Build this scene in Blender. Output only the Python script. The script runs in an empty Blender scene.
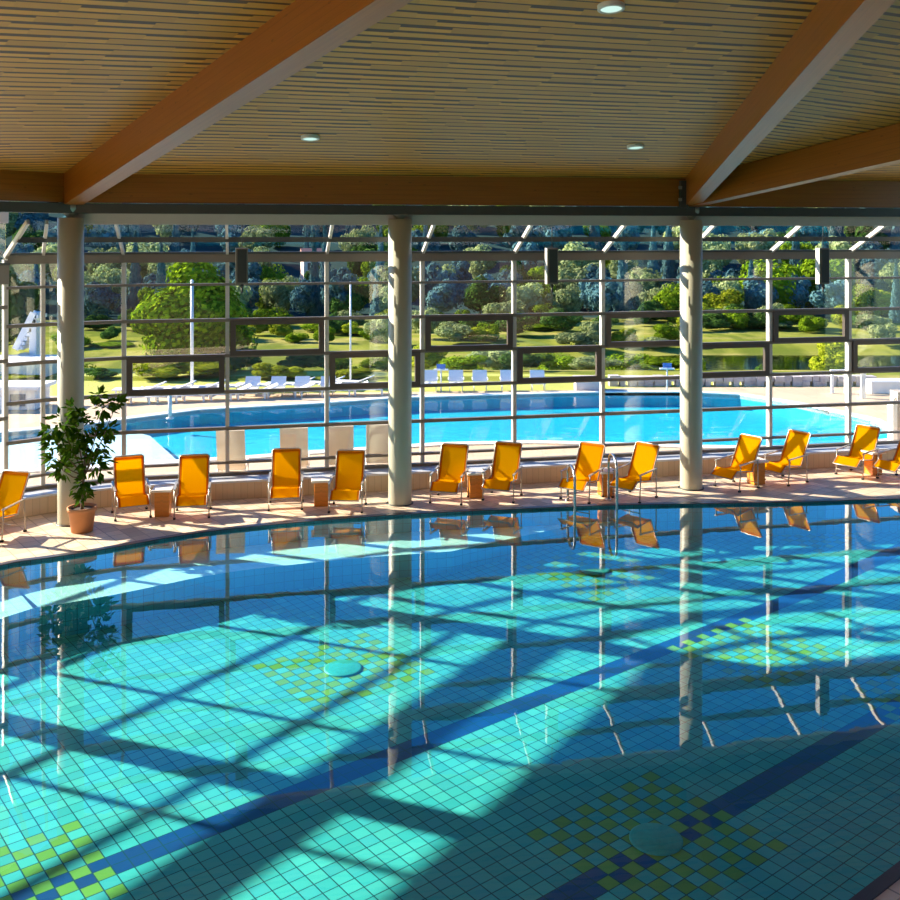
import bpy, bmesh, math, random
from mathutils import Vector, Matrix
from mathutils.geometry import tessellate_polygon
random.seed(7)
scene = bpy.context.scene
C = scene.collection
H = 4.72                      # camera height above the pool deck

def W(sx, sy, z=0.0):         # survey: sight line to a level height -> place
    D = 1000 * (H - z) / (sy - 235.0)
    return Vector(((sx - 450) * D / 1000, D, z))
def P(sx, sy, D):
    return Vector(((sx - 450) * D / 1000, D, H - (sy - 235) * D / 1000))

# ------------------------------------------------------------------ materials
MATS = {}
def newmat(name):
    m = bpy.data.materials.new(name); m.use_nodes = True
    nt = m.node_tree; nt.nodes.clear()
    out = nt.nodes.new('ShaderNodeOutputMaterial')
    MATS[name] = m
    return m, nt, out
def N(nt, t, **kw):
    n = nt.nodes.new('ShaderNode' + t)
    for k, v in kw.items():
        if k.startswith('i_'):
            key = k[2:]
            key = int(key) if key.isdigit() else key.replace('_', ' ')
            n.inputs[key].default_value = v
        else: setattr(n, k, v)
    return n
def L(nt, a, b): nt.links.new(a, b)
def math_(nt, op, a, b=None, c=None):
    n = nt.nodes.new('ShaderNodeMath'); n.operation = op
    for i, v in enumerate((a, b, c)):
        if v is None: continue
        if isinstance(v, (int, float)): n.inputs[i].default_value = v
        else: nt.links.new(v, n.inputs[i])
    return n.outputs[0]
def mixc(nt, fac, a, b, mode='MIX'):
    n = nt.nodes.new('ShaderNodeMix'); n.data_type = 'RGBA'; n.blend_type = mode
    for i, v in ((0, fac), (6, a), (7, b)):
        if isinstance(v, (int, float)): n.inputs[i].default_value = v
        elif isinstance(v, (tuple, list)): n.inputs[i].default_value = (*v, 1)[:4]
        else: nt.links.new(v, n.inputs[i])
    return n.outputs[2]
def simple(name, col, rough=0.6, metal=0.0, var=0.12, scale=6.0, bump=0.0, stretch=(1, 1, 1), spec=0.5):
    m, nt, out = newmat(name)
    b = N(nt, 'BsdfPrincipled'); b.inputs['Roughness'].default_value = rough
    b.inputs['Metallic'].default_value = metal; b.inputs['Specular IOR Level'].default_value = spec
    tc = N(nt, 'TexCoord'); mp = N(nt, 'Mapping'); mp.inputs['Scale'].default_value = stretch
    L(nt, tc.outputs['Object'], mp.inputs[0])
    no = N(nt, 'TexNoise'); no.inputs['Scale'].default_value = scale; no.inputs['Detail'].default_value = 4
    L(nt, mp.outputs[0], no.inputs['Vector'])
    c = mixc(nt, no.outputs[0], tuple(x * (1 - var) for x in col), tuple(min(1, x * (1 + var)) for x in col))
    L(nt, c, b.inputs['Base Color'])
    if bump:
        bp = N(nt, 'Bump'); bp.inputs['Strength'].default_value = bump; bp.inputs['Distance'].default_value = .01
        L(nt, no.outputs[0], bp.inputs['Height']); L(nt, bp.outputs[0], b.inputs['Normal'])
    L(nt, b.outputs[0], out.inputs[0])
    return m

def water_mat(name, tint, f0=0.03, bump=0.02, gain=1.0):
    m, nt, out = newmat(name)
    tc = N(nt, 'TexCoord')
    no = N(nt, 'TexNoise'); no.inputs['Scale'].default_value = 1.6; no.inputs['Detail'].default_value = 2.5
    mp = N(nt, 'Mapping'); L(nt, tc.outputs['Object'], mp.inputs[0]); mp.inputs['Scale'].default_value = (1, 1.3, 1)
    L(nt, mp.outputs[0], no.inputs['Vector'])
    bp = N(nt, 'Bump'); bp.inputs['Strength'].default_value = 1; bp.inputs['Distance'].default_value = bump
    L(nt, no.outputs[0], bp.inputs['Height'])
    lw = N(nt, 'LayerWeight'); lw.inputs['Blend'].default_value = .5
    p5 = math_(nt, 'POWER', lw.outputs['Facing'], 5.0)
    F = math_(nt, 'MINIMUM', math_(nt, 'MULTIPLY_ADD', p5, (1 - f0) * gain, f0), 1.0)
    tr = N(nt, 'BsdfTransparent'); tr.inputs[0].default_value = (*tint, 1)
    gl = N(nt, 'BsdfGlossy'); gl.inputs['Roughness'].default_value = 0.0
    gl.inputs[0].default_value = (1, 1, 1, 1)
    L(nt, bp.outputs[0], gl.inputs['Normal'])
    mx = N(nt, 'MixShader'); L(nt, F, mx.inputs[0]); L(nt, tr.outputs[0], mx.inputs[1]); L(nt, gl.outputs[0], mx.inputs[2])
    L(nt, mx.outputs[0], out.inputs[0])
    return m
water_mat('pool_water', (.64, .97, .98), .03, .0010, 1.6)
water_mat('outdoor_water', (.84, .97, .99), .02, .004, .35)
def glass_mat(name, f0):
    m, nt, out = newmat(name)
    lw = N(nt, 'LayerWeight'); lw.inputs['Blend'].default_value = .5
    p5 = math_(nt, 'POWER', lw.outputs['Facing'], 5.0)
    F = math_(nt, 'MULTIPLY_ADD', p5, (1 - f0) * (.3 if f0 < .01 else 1), f0)
    tr = N(nt, 'BsdfTransparent'); tr.inputs[0].default_value = (.97, .985, .975, 1)
    gl = N(nt, 'BsdfGlossy'); gl.inputs['Roughness'].default_value = 0.0
    mx = N(nt, 'MixShader'); L(nt, F, mx.inputs[0]); L(nt, tr.outputs[0], mx.inputs[1]); L(nt, gl.outputs[0], mx.inputs[2])
    L(nt, mx.outputs[0], out.inputs[0])
glass_mat('glass', .085)
glass_mat('roof_glass', .0)

def tile_mat():                # colour per tile from the mesh, grout from each tile's own UV
    m, nt, out = newmat('pool_tiles')
    b = N(nt, 'BsdfPrincipled'); b.inputs['Roughness'].default_value = .45
    at = N(nt, 'Attribute'); at.attribute_name = 'tile_colour'
    uv = N(nt, 'UVMap'); sp = N(nt, 'SeparateXYZ'); L(nt, uv.outputs[0], sp.inputs[0])
    ax = math_(nt, 'ABSOLUTE', math_(nt, 'SUBTRACT', sp.outputs[0], .5))
    ay = math_(nt, 'ABSOLUTE', math_(nt, 'SUBTRACT', sp.outputs[1], .5))
    g = math_(nt, 'GREATER_THAN', math_(nt, 'MAXIMUM', ax, ay), .465)
    c = mixc(nt, g, at.outputs[0], (.005, .07, .10))
    L(nt, c, b.inputs['Base Color']); L(nt, b.outputs[0], out.inputs[0])
tile_mat()
def grid_mat(name, col, grout, size, rough=.5, thick=.06, var=.15, rot=0, plane='XY'):
    m, nt, out = newmat(name)
    b = N(nt, 'BsdfPrincipled'); b.inputs['Roughness'].default_value = rough
    tc = N(nt, 'TexCoord'); mp = N(nt, 'Mapping')
    if plane == 'UV': L(nt, tc.outputs['UV'], mp.inputs[0])
    else: L(nt, tc.outputs['Object'], mp.inputs[0])
    mp.inputs['Rotation'].default_value = (0, 0, rot)
    mp.inputs['Scale'].default_value = (1 / size[0], 1 / size[1], 1)
    sp = N(nt, 'SeparateXYZ'); L(nt, mp.outputs[0], sp.inputs[0])
    fx = math_(nt, 'ABSOLUTE', math_(nt, 'SUBTRACT', math_(nt, 'FRACT', sp.outputs[0]), .5))
    fy = math_(nt, 'ABSOLUTE', math_(nt, 'SUBTRACT', math_(nt, 'FRACT', sp.outputs[1]), .5))
    g = math_(nt, 'GREATER_THAN', math_(nt, 'MAXIMUM', fx, fy), .5 - thick / 2)
    cb = N(nt, 'CombineXYZ')
    L(nt, math_(nt, 'FLOOR', sp.outputs[0]), cb.inputs[0]); L(nt, math_(nt, 'FLOOR', sp.outputs[1]), cb.inputs[1])
    wn = N(nt, 'TexWhiteNoise'); L(nt, cb.outputs[0], wn.inputs['Vector'])
    c1 = mixc(nt, wn.outputs[0], tuple(x * (1 - var) for x in col), tuple(min(1, x * (1 + var)) for x in col))
    L(nt, mixc(nt, g, c1, grout), b.inputs['Base Color']); L(nt, b.outputs[0], out.inputs[0])
AN = math.atan2(1000, 1267)
grid_mat('deck_tiles', (.74, .58, .42), (.46, .35, .25), (.24, .24), .5, .07, .22, rot=-AN)
grid_mat('outdoor_paving', (.56, .42, .28), (.44, .34, .24), (.5, .5), .8, .03, .08)
grid_mat('low_wall_tiles', (.60, .46, .31), (.46, .35, .24), (.12, .31), .5, .08, .06, plane='UV')
grid_mat('basin_wall_tiles', (.03, .38, .50), (.01, .14, .2), (.15, .15), .4, .05, .10, plane='UV')
grid_mat('pale_bench_tiles', (.90, .92, .86), (.60, .70, .70), (.15, .15), .4, .05, .06, rot=-AN)
grid_mat('outdoor_basin_tiles', (.006, .43, .58), (.006, .37, .50), (.25, .25), .5, .05, .06)
simple('pale_glint', (.72, .82, .84), .5)  # pale tone of the sky reflection on the outdoor water
simple('white_coping', (.85, .83, .78), .6)

def slat_mat(name, col, gapcol, pitch):
    m, nt, out = newmat(name)
    b = N(nt, 'BsdfPrincipled'); b.inputs['Roughness'].default_value = .5
    tc = N(nt, 'TexCoord'); sp = N(nt, 'SeparateXYZ'); L(nt, tc.outputs['UV'], sp.inputs[0])
    v = math_(nt, 'DIVIDE', sp.outputs[1], pitch); u = sp.outputs[0]
    row = math_(nt, 'FLOOR', v); fr = math_(nt, 'FRACT', v)
    wn = N(nt, 'TexWhiteNoise'); wn.noise_dimensions = '1D'; L(nt, row, wn.inputs['W'])
    # boards 0.9 m long, staggered
    us = math_(nt, 'ADD', math_(nt, 'DIVIDE', u, .55), math_(nt, 'MULTIPLY', wn.outputs[0], 7.0))
    cb = N(nt, 'CombineXYZ'); L(nt, math_(nt, 'FLOOR', us), cb.inputs[0]); L(nt, row, cb.inputs[1])
    w2 = N(nt, 'TexWhiteNoise'); L(nt, cb.outputs[0], w2.inputs['Vector'])
    no = N(nt, 'TexNoise'); no.inputs['Scale'].default_value = 1.0; no.inputs['Detail'].default_value = 3
    cv = N(nt, 'CombineXYZ'); L(nt, math_(nt, 'MULTIPLY', u, 1.5), cv.inputs[0]); L(nt, math_(nt, 'MULTIPLY', sp.outputs[1], 22.0), cv.inputs[1])
    L(nt, cv.outputs[0], no.inputs['Vector'])
    c1 = mixc(nt, w2.outputs[0], tuple(x * .72 for x in col), tuple(min(1, x * 1.22) for x in col))
    c1 = mixc(nt, math_(nt, 'MULTIPLY', no.outputs[0], .5), c1, tuple(x * .6 for x in col))
    gw = math_(nt, 'MULTIPLY_ADD', math_(nt, 'POWER', w2.outputs[0], 1.5), .36, .15)
    g = math_(nt, 'LESS_THAN', fr, gw)
    L(nt, mixc(nt, g, c1, gapcol), b.inputs['Base Color'])
    bp = N(nt, 'Bump'); bp.inputs['Strength'].default_value = .6; bp.inputs['Distance'].default_value = .03
    L(nt, math_(nt, 'SUBTRACT', 1.0, g), bp.inputs['Height']); L(nt, bp.outputs[0], b.inputs['Normal'])
    L(nt, b.outputs[0], out.inputs[0])
slat_mat('ceiling_slats', (.54, .27, .028), (.04, .015, .002), .18)

def wood_mat(name, col, rough=.35):
    m, nt, out = newmat(name)
    b = N(nt, 'BsdfPrincipled'); b.inputs['Roughness'].default_value = rough
    tc = N(nt, 'TexCoord'); mp = N(nt, 'Mapping'); L(nt, tc.outputs['UV'], mp.inputs[0])
    mp.inputs['Scale'].default_value = (1.2, 22, 1)
    no = N(nt, 'TexNoise'); no.inputs['Scale'].default_value = 1.0; no.inputs['Detail'].default_value = 5
    L(nt, mp.outputs[0], no.inputs['Vector'])
    vo = N(nt, 'TexVoronoi'); vo.inputs['Scale'].default_value = 1.0
    m2 = N(nt, 'Mapping'); L(nt, tc.outputs['UV'], m2.inputs[0]); m2.inputs['Scale'].default_value = (3.0, 7, 1); L(nt, m2.outputs[0], vo.inputs['Vector'])
    knot = math_(nt, 'LESS_THAN', vo.outputs['Distance'], .09)
    sp = N(nt, 'SeparateXYZ'); L(nt, tc.outputs['UV'], sp.inputs[0])
    lam = math_(nt, 'LESS_THAN', math_(nt, 'FRACT', math_(nt, 'MULTIPLY', sp.outputs[1], 12.0)), .06)
    c = mixc(nt, no.outputs[0], tuple(x * .75 for x in col), tuple(min(1, x * 1.25) for x in col))
    c = mixc(nt, math_(nt, 'MULTIPLY', math_(nt, 'MAXIMUM', knot, lam), .45), c, tuple(x * .35 for x in col))
    L(nt, c, b.inputs['Base Color']); L(nt, b.outputs[0], out.inputs[0])
wood_mat('glulam', (.27, .095, .006))
wood_mat('stool_wood', (.75, .28, .03))
simple('column_paint', (.47, .455, .35), .45, var=.04, scale=1.5)
simple('header_paint', (.56, .50, .45), .5, var=.05)
simple('light_block_dark', (.07, .05, .035), .7)  # dark tone for the unseen walls, keeps fill light and glass haze low
simple('dark_steel', (.055, .06, .055), .45, .2)
simple('bracket_steel', (.30, .33, .29), .4, .5)
simple('facade_metal', (.50, .48, .45), .45, .1, var=.06)
simple('transom_metal', (.18, .15, .12), .45, .1, var=.06)
simple('sash_metal', (.085, .062, .05), .45, .1, var=.1)
simple('cap_metal', (.52, .54, .60), .4, .1, var=.08)
simple('chair_metal', (.50, .45, .38), .35, .4)
simple('rubber', (.02, .02, .02), .8)
simple('stainless', (.45, .46, .46), .22, .9)
simple('stool_top', (.86, .78, .68), .4)
simple('speaker_body', (.17, .15, .12), .5)
simple('speaker_grille', (.05, .05, .05), .7)
simple('speaker_sunlit', (.50, .48, .46), .4)  # pale tone paints the sunlit left side of the speakers
simple('terracotta', (.58, .25, .10), .7, var=.15)
simple('soil', (.06, .04, .03), .9)
simple('bark', (.16, .10, .06), .9, bump=.4)
simple('white_plastic', (.82, .82, .84), .5, var=.03)
simple('sign_blue', (.08, .18, .55), .5)
simple('post_metal', (.62, .64, .66), .4, .2)
simple('stone', (.48, .44, .44), .9, var=.5, scale=3)
simple('pavilion_white', (.82, .79, .76), .6)
simple('pavilion_dark', (.22, .2, .2), .6)
simple('pinkish_box', (.58, .50, .50), .7)
simple('pillar_stone', (.42, .36, .31), .7)
simple('house_wall', (.78, .55, .48), .8)
simple('roof_tile', (.38, .16, .12), .8)
simple('lamp_rim', (.55, .6, .55), .4)
simple('lawn', (.40, .42, .07), .95, var=.3, scale=.8)
simple('brown_rail', (.45, .22, .08), .4)
m, nt, out = newmat('lamp_glow'); e = N(nt, 'Emission'); e.inputs[0].default_value = (.65, .95, .85, 1); e.inputs[1].default_value = .9; L(nt, e.outputs[0], out.inputs[0])

def fabric(name, col, trans=.55):
    m, nt, out = newmat(name)
    tc = N(nt, 'TexCoord'); no = N(nt, 'TexNoise'); no.inputs['Scale'].default_value = 60
    L(nt, tc.outputs['Object'], no.inputs['Vector'])
    c = mixc(nt, no.outputs[0], tuple(x * .93 for x in col), tuple(min(1, x * 1.05) for x in col))
    d = N(nt, 'BsdfDiffuse'); t = N(nt, 'BsdfTranslucent'); L(nt, c, d.inputs[0]); L(nt, c, t.inputs[0])
    mx = N(nt, 'MixShader'); mx.inputs[0].default_value = trans
    L(nt, d.outputs[0], mx.inputs[1]); L(nt, t.outputs[0], mx.inputs[2]); L(nt, mx.outputs[0], out.inputs[0])
fabric('sling_yellow', (1.0, .62, .004), .75)
fabric('sling_orange', (.80, .27, .01), .5)

def leaf_mat(name, a, b_, trans=.3, hue=.0):
    m, nt, out = newmat(name)
    oi = N(nt, 'ObjectInfo'); geo = N(nt, 'NewGeometry')
    c = mixc(nt, geo.outputs['Random Per Island'], a, b_)
    v = math_(nt, 'MULTIPLY_ADD', oi.outputs['Random'], .7, .65)
    hs = N(nt, 'HueSaturation'); L(nt, c, hs.inputs['Color']); L(nt, v, hs.inputs['Value'])
    d = N(nt, 'BsdfDiffuse'); t = N(nt, 'BsdfTranslucent'); L(nt, hs.outputs[0], d.inputs[0]); L(nt, hs.outputs[0], t.inputs[0])
    mx = N(nt, 'MixShader'); mx.inputs[0].default_value = trans
    L(nt, d.outputs[0], mx.inputs[1]); L(nt, t.outputs[0], mx.inputs[2]); L(nt, mx.outputs[0], out.inputs[0])
leaf_mat('leaf_green', (.07, .15, .006), (.24, .34, .015))
leaf_mat('leaf_big', (.04, .11, .006), (.22, .32, .01), .12)
leaf_mat('leaf_bright', (.20, .27, .01), (.42, .45, .03))
leaf_mat('leaf_dark', (.03, .09, .02), (.09, .17, .03))
leaf_mat('leaf_haze_blue', (.045, .12, .15), (.11, .21, .20), .15)  # blue of shade and distance haze put into the leaf colour
leaf_mat('leaf_pale', (.17, .24, .09), (.36, .40, .18))
leaf_mat('leaf_plant', (.03, .10, .008), (.14, .26, .02), .25)

def terrain_mat():
    m, nt, out = newmat('meadow')
    b = N(nt, 'BsdfDiffuse'); geo = N(nt, 'NewGeometry'); sp = N(nt, 'SeparateXYZ'); L(nt, geo.outputs['Position'], sp.inputs[0])
    no = N(nt, 'TexNoise'); no.inputs['Scale'].default_value = .05; no.inputs['Detail'].default_value = 6
    L(nt, geo.outputs['Position'], no.inputs['Vector'])
    mp = N(nt, 'Mapping'); L(nt, geo.outputs['Position'], mp.inputs[0]); mp.inputs['Scale'].default_value = (.03, .25, 1)
    n2 = N(nt, 'TexNoise'); n2.inputs['Scale'].default_value = 1; n2.inputs['Detail'].default_value = 3; L(nt, mp.outputs[0], n2.inputs['Vector'])
    c = mixc(nt, no.outputs[0], (.12, .17, .02), (.36, .34, .06))
    r = N(nt, 'ValToRGB'); r.color_ramp.elements[0].position = .45; r.color_ramp.elements[1].position = .6; L(nt, n2.outputs[0], r.inputs[0])
    c = mixc(nt, math_(nt, 'MULTIPLY', r.outputs[0], .6), c, (.42, .34, .13))
    n3 = N(nt, 'TexNoise'); n3.inputs['Scale'].default_value = 1; n3.inputs['Detail'].default_value = 5
    m3 = N(nt, 'Mapping'); L(nt, geo.outputs['Position'], m3.inputs[0]); m3.inputs['Scale'].default_value = (.35, .12, 1); L(nt, m3.outputs[0], n3.inputs['Vector'])
    r3 = N(nt, 'ValToRGB'); r3.color_ramp.elements[0].position = .44; r3.color_ramp.elements[1].position = .58; L(nt, n3.outputs[0], r3.inputs[0])
    c = mixc(nt, math_(nt, 'MULTIPLY', r3.outputs[0], .75), c, (.09, .13, .02))
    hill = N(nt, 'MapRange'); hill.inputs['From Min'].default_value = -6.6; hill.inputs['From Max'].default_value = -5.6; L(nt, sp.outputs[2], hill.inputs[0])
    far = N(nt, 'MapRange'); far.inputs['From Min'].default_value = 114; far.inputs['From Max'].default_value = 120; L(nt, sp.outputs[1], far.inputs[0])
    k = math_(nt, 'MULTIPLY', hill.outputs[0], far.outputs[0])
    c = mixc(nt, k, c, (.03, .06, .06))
    L(nt, c, b.inputs[0]); L(nt, b.outputs[0], out.inputs[0])
terrain_mat()

# ------------------------------------------------------------------ mesh helpers
class MB:
    def __init__(s): s.v = []; s.f = []; s.uv = []; s.sm = []
    def face(s, pts, uv=None, smooth=False):
        i = len(s.v); s.v += [tuple(p) for p in pts]; s.f.append(tuple(range(i, i + len(pts))))
        s.uv.append(uv or [(0, 0)] * len(pts)); s.sm.append(smooth)
    def hexa(s, b, t):        # b, t: 4 points each, counter clockwise from above
        b = [Vector(p) for p in b]; t = [Vector(p) for p in t]
        s.face([b[3], b[2], b[1], b[0]]); s.face(t)
        for i in range(4):
            j = (i + 1) % 4; l = (b[j] - b[i]).length; h = (t[i] - b[i]).length
            s.face([b[i], b[j], t[j], t[i]], [(0, 0), (l, 0), (l, h), (0, h)])
    def box(s, x0, x1, y0, y1, z0, z1):
        s.hexa([(x0, y0, z0), (x1, y0, z0), (x1, y1, z0), (x0, y1, z0)], [(x0, y0, z1), (x1, y0, z1), (x1, y1, z1), (x0, y1, z1)])
    def bar(s, a, b, w, h, up=(0, 0, 1)):   # rectangular bar: w sideways, h along up, UV follows its length
        a = Vector(a); b = Vector(b); d = (b - a); l = d.length; d.normalize()
        side = d.cross(Vector(up)).normalized(); u = side.cross(d).normalized()
        o = [side * (w / 2) * i + u * (h / 2) * j for i, j in ((-1, -1), (1, -1), (1, 1), (-1, 1))]
        A = [a + k for k in o]; B = [b + k for k in o]
        s.face(A[::-1]); s.face(B)
        for i in range(4):
            j = (i + 1) % 4; ww = (o[j] - o[i]).length; 
            s.face([A[i], A[j], B[j], B[i]], [(0, 0), (0, ww), (l, ww), (l, 0)])
    def tube(s, pts, r, n=8, closed=False, caps=True):
        pts = [Vector(p) for p in pts]; rr = r if isinstance(r, (list, tuple)) else [r] * len(pts)
        rings = []; prev = None
        for i, p in enumerate(pts):
            a = pts[max(0, i - 1)]; b = pts[min(len(pts) - 1, i + 1)]; d = (b - a).normalized()
            if prev is None: x = d.orthogonal().normalized()
            else: x = (prev - d * prev.dot(d)).normalized()
            prev = x; y = d.cross(x)
            rings.append([p + (x * math.cos(2 * math.pi * k / n) + y * math.sin(2 * math.pi * k / n)) * rr[i] for k in range(n)])
        for i in range(len(rings) - 1):
            for k in range(n):
                j = (k + 1) % n
                s.face([rings[i][k], rings[i][j], rings[i + 1][j], rings[i + 1][k]], [(k / n, i), (k / n + 1 / n, i), (k / n + 1 / n, i + 1), (k / n, i + 1)], True)
        if caps: s.face(rings[0][::-1]); s.face(rings[-1])
    def lathe(s, prof, n=24, c=(0, 0, 0)):
        for (r0, z0), (r1, z1) in zip(prof, prof[1:]):
            for k in range(n):
                a, b = 2 * math.pi * k / n, 2 * math.pi * (k + 1) / n
                q = [(c[0] + r0 * math.cos(a), c[1] + r0 * math.sin(a), c[2] + z0), (c[0] + r0 * math.cos(b), c[1] + r0 * math.sin(b), c[2] + z0),
                     (c[0] + r1 * math.cos(b), c[1] + r1 * math.sin(b), c[2] + z1), (c[0] + r1 * math.cos(a), c[1] + r1 * math.sin(a), c[2] + z1)]
                if r0 < 1e-5: q = q[1:]
                if r1 < 1e-5: q = q[:3]
                if len(q) == 4 and r1 < 1e-5: q = q[:3]
                s.face(q, None, True)
    def build(s, name, mat, parent=None, weld=True):
        me = bpy.data.meshes.new(name); me.from_pydata(s.v, [], s.f)
        ul = me.uv_layers.new(name='UVMap')
        flat = [c for f in s.uv for uv in f for c in uv]; ul.data.foreach_set('uv', flat)
        me.polygons.foreach_set('use_smooth', s.sm)
        me.materials.append(MATS[mat])
        if weld:
            bm = bmesh.new(); bm.from_mesh(me); bmesh.ops.remove_doubles(bm, verts=bm.verts, dist=1e-5); bm.to_mesh(me); bm.free()
        me.update()
        o = bpy.data.objects.new(name, me); C.objects.link(o)
        if parent: o.parent = parent
        return o
def tag(o, label=None, cat=None, group=None, kind=None):
    if label: o['label'] = label
    if cat: o['category'] = cat
    if group: o['group'] = group
    if kind: o['kind'] = kind
    return o
def empty(name, loc=(0, 0, 0), rz=0, label=None, cat=None, group=None, kind=None):
    o = bpy.data.objects.new(name, None); C.objects.link(o); o.location = loc; o.rotation_euler = (0, 0, rz)
    return tag(o, label, cat, group, kind)
def copy_tree(o, parent=None):
    c = o.copy(); C.objects.link(c); c.parent = parent
    for ch in list(o.children): copy_tree(ch, c)
    return c
def polymesh(mb, outer, holes, z):
    loops = [[Vector((p[0], p[1], 0)) for p in l] for l in [outer] + holes]
    flat = [p for l in loops for p in l]
    for t in tessellate_polygon(loops):
        q = [Vector((flat[i].x, flat[i].y, z)) for i in t]
        if (q[1] - q[0]).cross(q[2] - q[0]).z < 0: q.reverse()
        mb.face(q)
def inside(p, poly):
    c = False; n = len(poly)
    for i in range(n):
        a, b = poly[i], poly[i - 1]
        if (a[1] > p[1]) != (b[1] > p[1]) and p[0] < (b[0] - a[0]) * (p[1] - a[1]) / (b[1] - a[1]) + a[0]: c = not c
    return c
def smooth_line(pts, n=5):     # Catmull-Rom through the points
    out = []
    for i in range(len(pts) - 1):
        p0 = Vector(pts[max(0, i - 1)]); p1 = Vector(pts[i]); p2 = Vector(pts[i + 1]); p3 = Vector(pts[min(len(pts) - 1, i + 2)])
        for k in range(n):
            t = k / n
            out.append(.5 * ((2 * p1) + (p2 - p0) * t + (2 * p0 - 5 * p1 + 4 * p2 - p3) * t * t + (3 * p1 - p0 - 3 * p2 + p3) * t ** 3))
    out.append(Vector(pts[-1])); return out

# ------------------------------------------------------------------ plan of the hall
def glassD(X): return 19.14 + .21 * X          # main glass line
def colD(X): return 17.785 + .21 * X           # column line
FD = Vector((.9787, .2055, 0)); FN = Vector((.2055, -.9787, 0))       # along the main front, and inwards
LD = Vector((-.56, -.83, 0)).normalized(); LN = Vector((.83, -.56, 0)).normalized()   # left front, and inwards
posts = [Vector((-7.54, 16.95, 0)), Vector((-7.06, 17.35, 0))] + [Vector((x, glassD(x), 0)) for x in [-5.84 + 1.77 * k for k in range(11)]]
leftpost = [Vector((-7.54, 16.95, 0)) + LD * t for t in (1.25, 3.33, 5.42, 7.5, 9.6, 11.7)]
front = leftpost[::-1] + posts                  # whole glass line from far left to right
def offset_line(pts, d):                        # shift the polyline inwards by d
    out = []
    for i, p in enumerate(pts):
        ns = []
        for j in (i - 1, i):
            if 0 <= j < len(pts) - 1:
                t = (pts[j + 1] - pts[j]); ns.append(Vector((t.y, -t.x, 0)).normalized())
        n = sum(ns, Vector()).normalized(); k = n.dot(ns[0]); out.append(p + n * (d / max(k, .5)))
    return out

# pool outline
far = [(-6.42, 14.26, 0), (-5.85, 14.61, 0), (-5.23, 14.98, 0), (-3.96, 15.84, 0), (-2.46, 16.42, 0), (-.84, 16.86, 0), (.86, 17.16, 0), (2.61, 17.42, 0),
       (4.39, 17.55, 0), (6.17, 17.66, 0), (8.0, 17.85, 0), (9.8, 17.7, 0), (11.2, 16.9, 0), (11.9, 15.7, 0)]
left_side = [(-4.6, 2.2, 0), (-6.3, 5.2, 0), (-7.3, 8.6, 0), (-7.5, 11.2, 0), (-7.15, 13.1, 0)]
shore = smooth_line(left_side + far, 5)
U = Vector((.785, .6195, 0)); V = Vector((.6195, -.785, 0))
nearA = Vector((3.39, 7.53, 0))
pool = [(p.x, p.y) for p in shore] + [tuple((nearA + U * t).xy) for t in (9.6, 7, 4, 0, -4, -7.5)]
poolV = [Vector((x, y, 0)) for x, y in pool]

# ------------------------------------------------------------------ floors and ground
ofar = [(-40, 436), (0, 433), (60, 428), (130, 419), (200, 410), (265, 406.5), (330, 403), (400, 398), (500, 395), (600, 392.5), (690, 392.5), (740, 395), (790, 403), (830, 411), (870, 420), (889, 430)]
onear = [(889, 439), (830, 445), (760, 446.5), (690, 445.5), (600, 442.5), (530, 441), (440, 443), (330, 450), (250, 456), (185, 460), (60, 468), (-80, 475)]
opool = [W(*p) for p in ofar] + [W(*p) for p in onear]
mb = MB()
inner = [(p.x, p.y) for p in front]
polymesh(mb, inner + [(13, 12), (13, -6), (-16, -6), (-16, 6.9)], [pool], 0)
tag(mb.build('floor', 'deck_tiles', weld=False), kind='structure')
mb = MB()
far_ground = [(-60, 30.2), (-60, -6), (-16.2, -6), (-16.2, 6.9)] + inner + [(20, 21.5), (40, 21.5), (40, 32), (14.5, 31.2), (5.5, 31.0), (4.6, 30.6), (-2, 30.1), (-10, 29.4), (-22, 29.4)]
polymesh(mb, far_ground, [[(p.x, p.y) for p in opool]], -.01)
tag(mb.build('floor_terrace', 'outdoor_paving', weld=False), kind='structure')
mb = MB()
polymesh(mb, [(-60, 29.4), (-22, 29.4), (-10, 29.4), (-2, 30.1), (4.6, 30.6), (5.5, 31.0), (14.5, 31.2), (14.5, 33), (-60, 40)], [], -.02)
tag(mb.build('lawn', 'lawn', weld=False), 'mown yellow-green lawn strip behind the outdoor pool', 'grass', kind='structure')

def ground_z(x, y):
    if y < 33: return -.06
    if y < 62: 
        t = (y - 33) / 29; z = -5.2 * t * t * (3 - 2 * t)
    elif y < 128: z = -5.2
    else:
        t = y - 128; z = -5.2 + .16 * t + .0011 * t * t if t < 170 else -5.2 + .16 * 170 + .0011 * 170 ** 2 + .5 * (t - 170)
        z = min(z, 62)
    z += .5 * math.sin(x * .05) * min(1, max(0, (y - 50) / 60)) * (1 if y > 128 else .3)
    # river bed on the right
    if 60 < y < 92 and x > 8: z -= 1.4 * min(1, (x - 8) / 6) * math.sin(math.pi * (y - 60) / 32)
    return z
mb = MB()
ys = [31.5, 33, 35, 38, 42, 46, 50, 55, 60, 64, 68, 72, 76, 80, 84, 88, 92, 98, 106, 116, 126, 132, 142, 156, 175, 195, 220, 250, 285, 330, 400]
xs = [-260 + 8 * i for i in range(70)]
for y0, y1 in zip(ys, ys[1:]):
    for x0, x1 in zip(xs, xs[1:]):
        mb.face([(x0, y0, ground_z(x0, y0)), (x1, y0, ground_z(x1, y0)), (x1, y1, ground_z(x1, y1)), (x0, y1, ground_z(x0, y1))], None, True)
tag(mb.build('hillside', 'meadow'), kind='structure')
mb = MB(); polymesh(mb, [(7, 60), (140, 60), (140, 93), (40, 92), (7, 90)], [], -5.75)
water_mat('river_water', (.05, .10, .09), .05, .01, 1.0)
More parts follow.
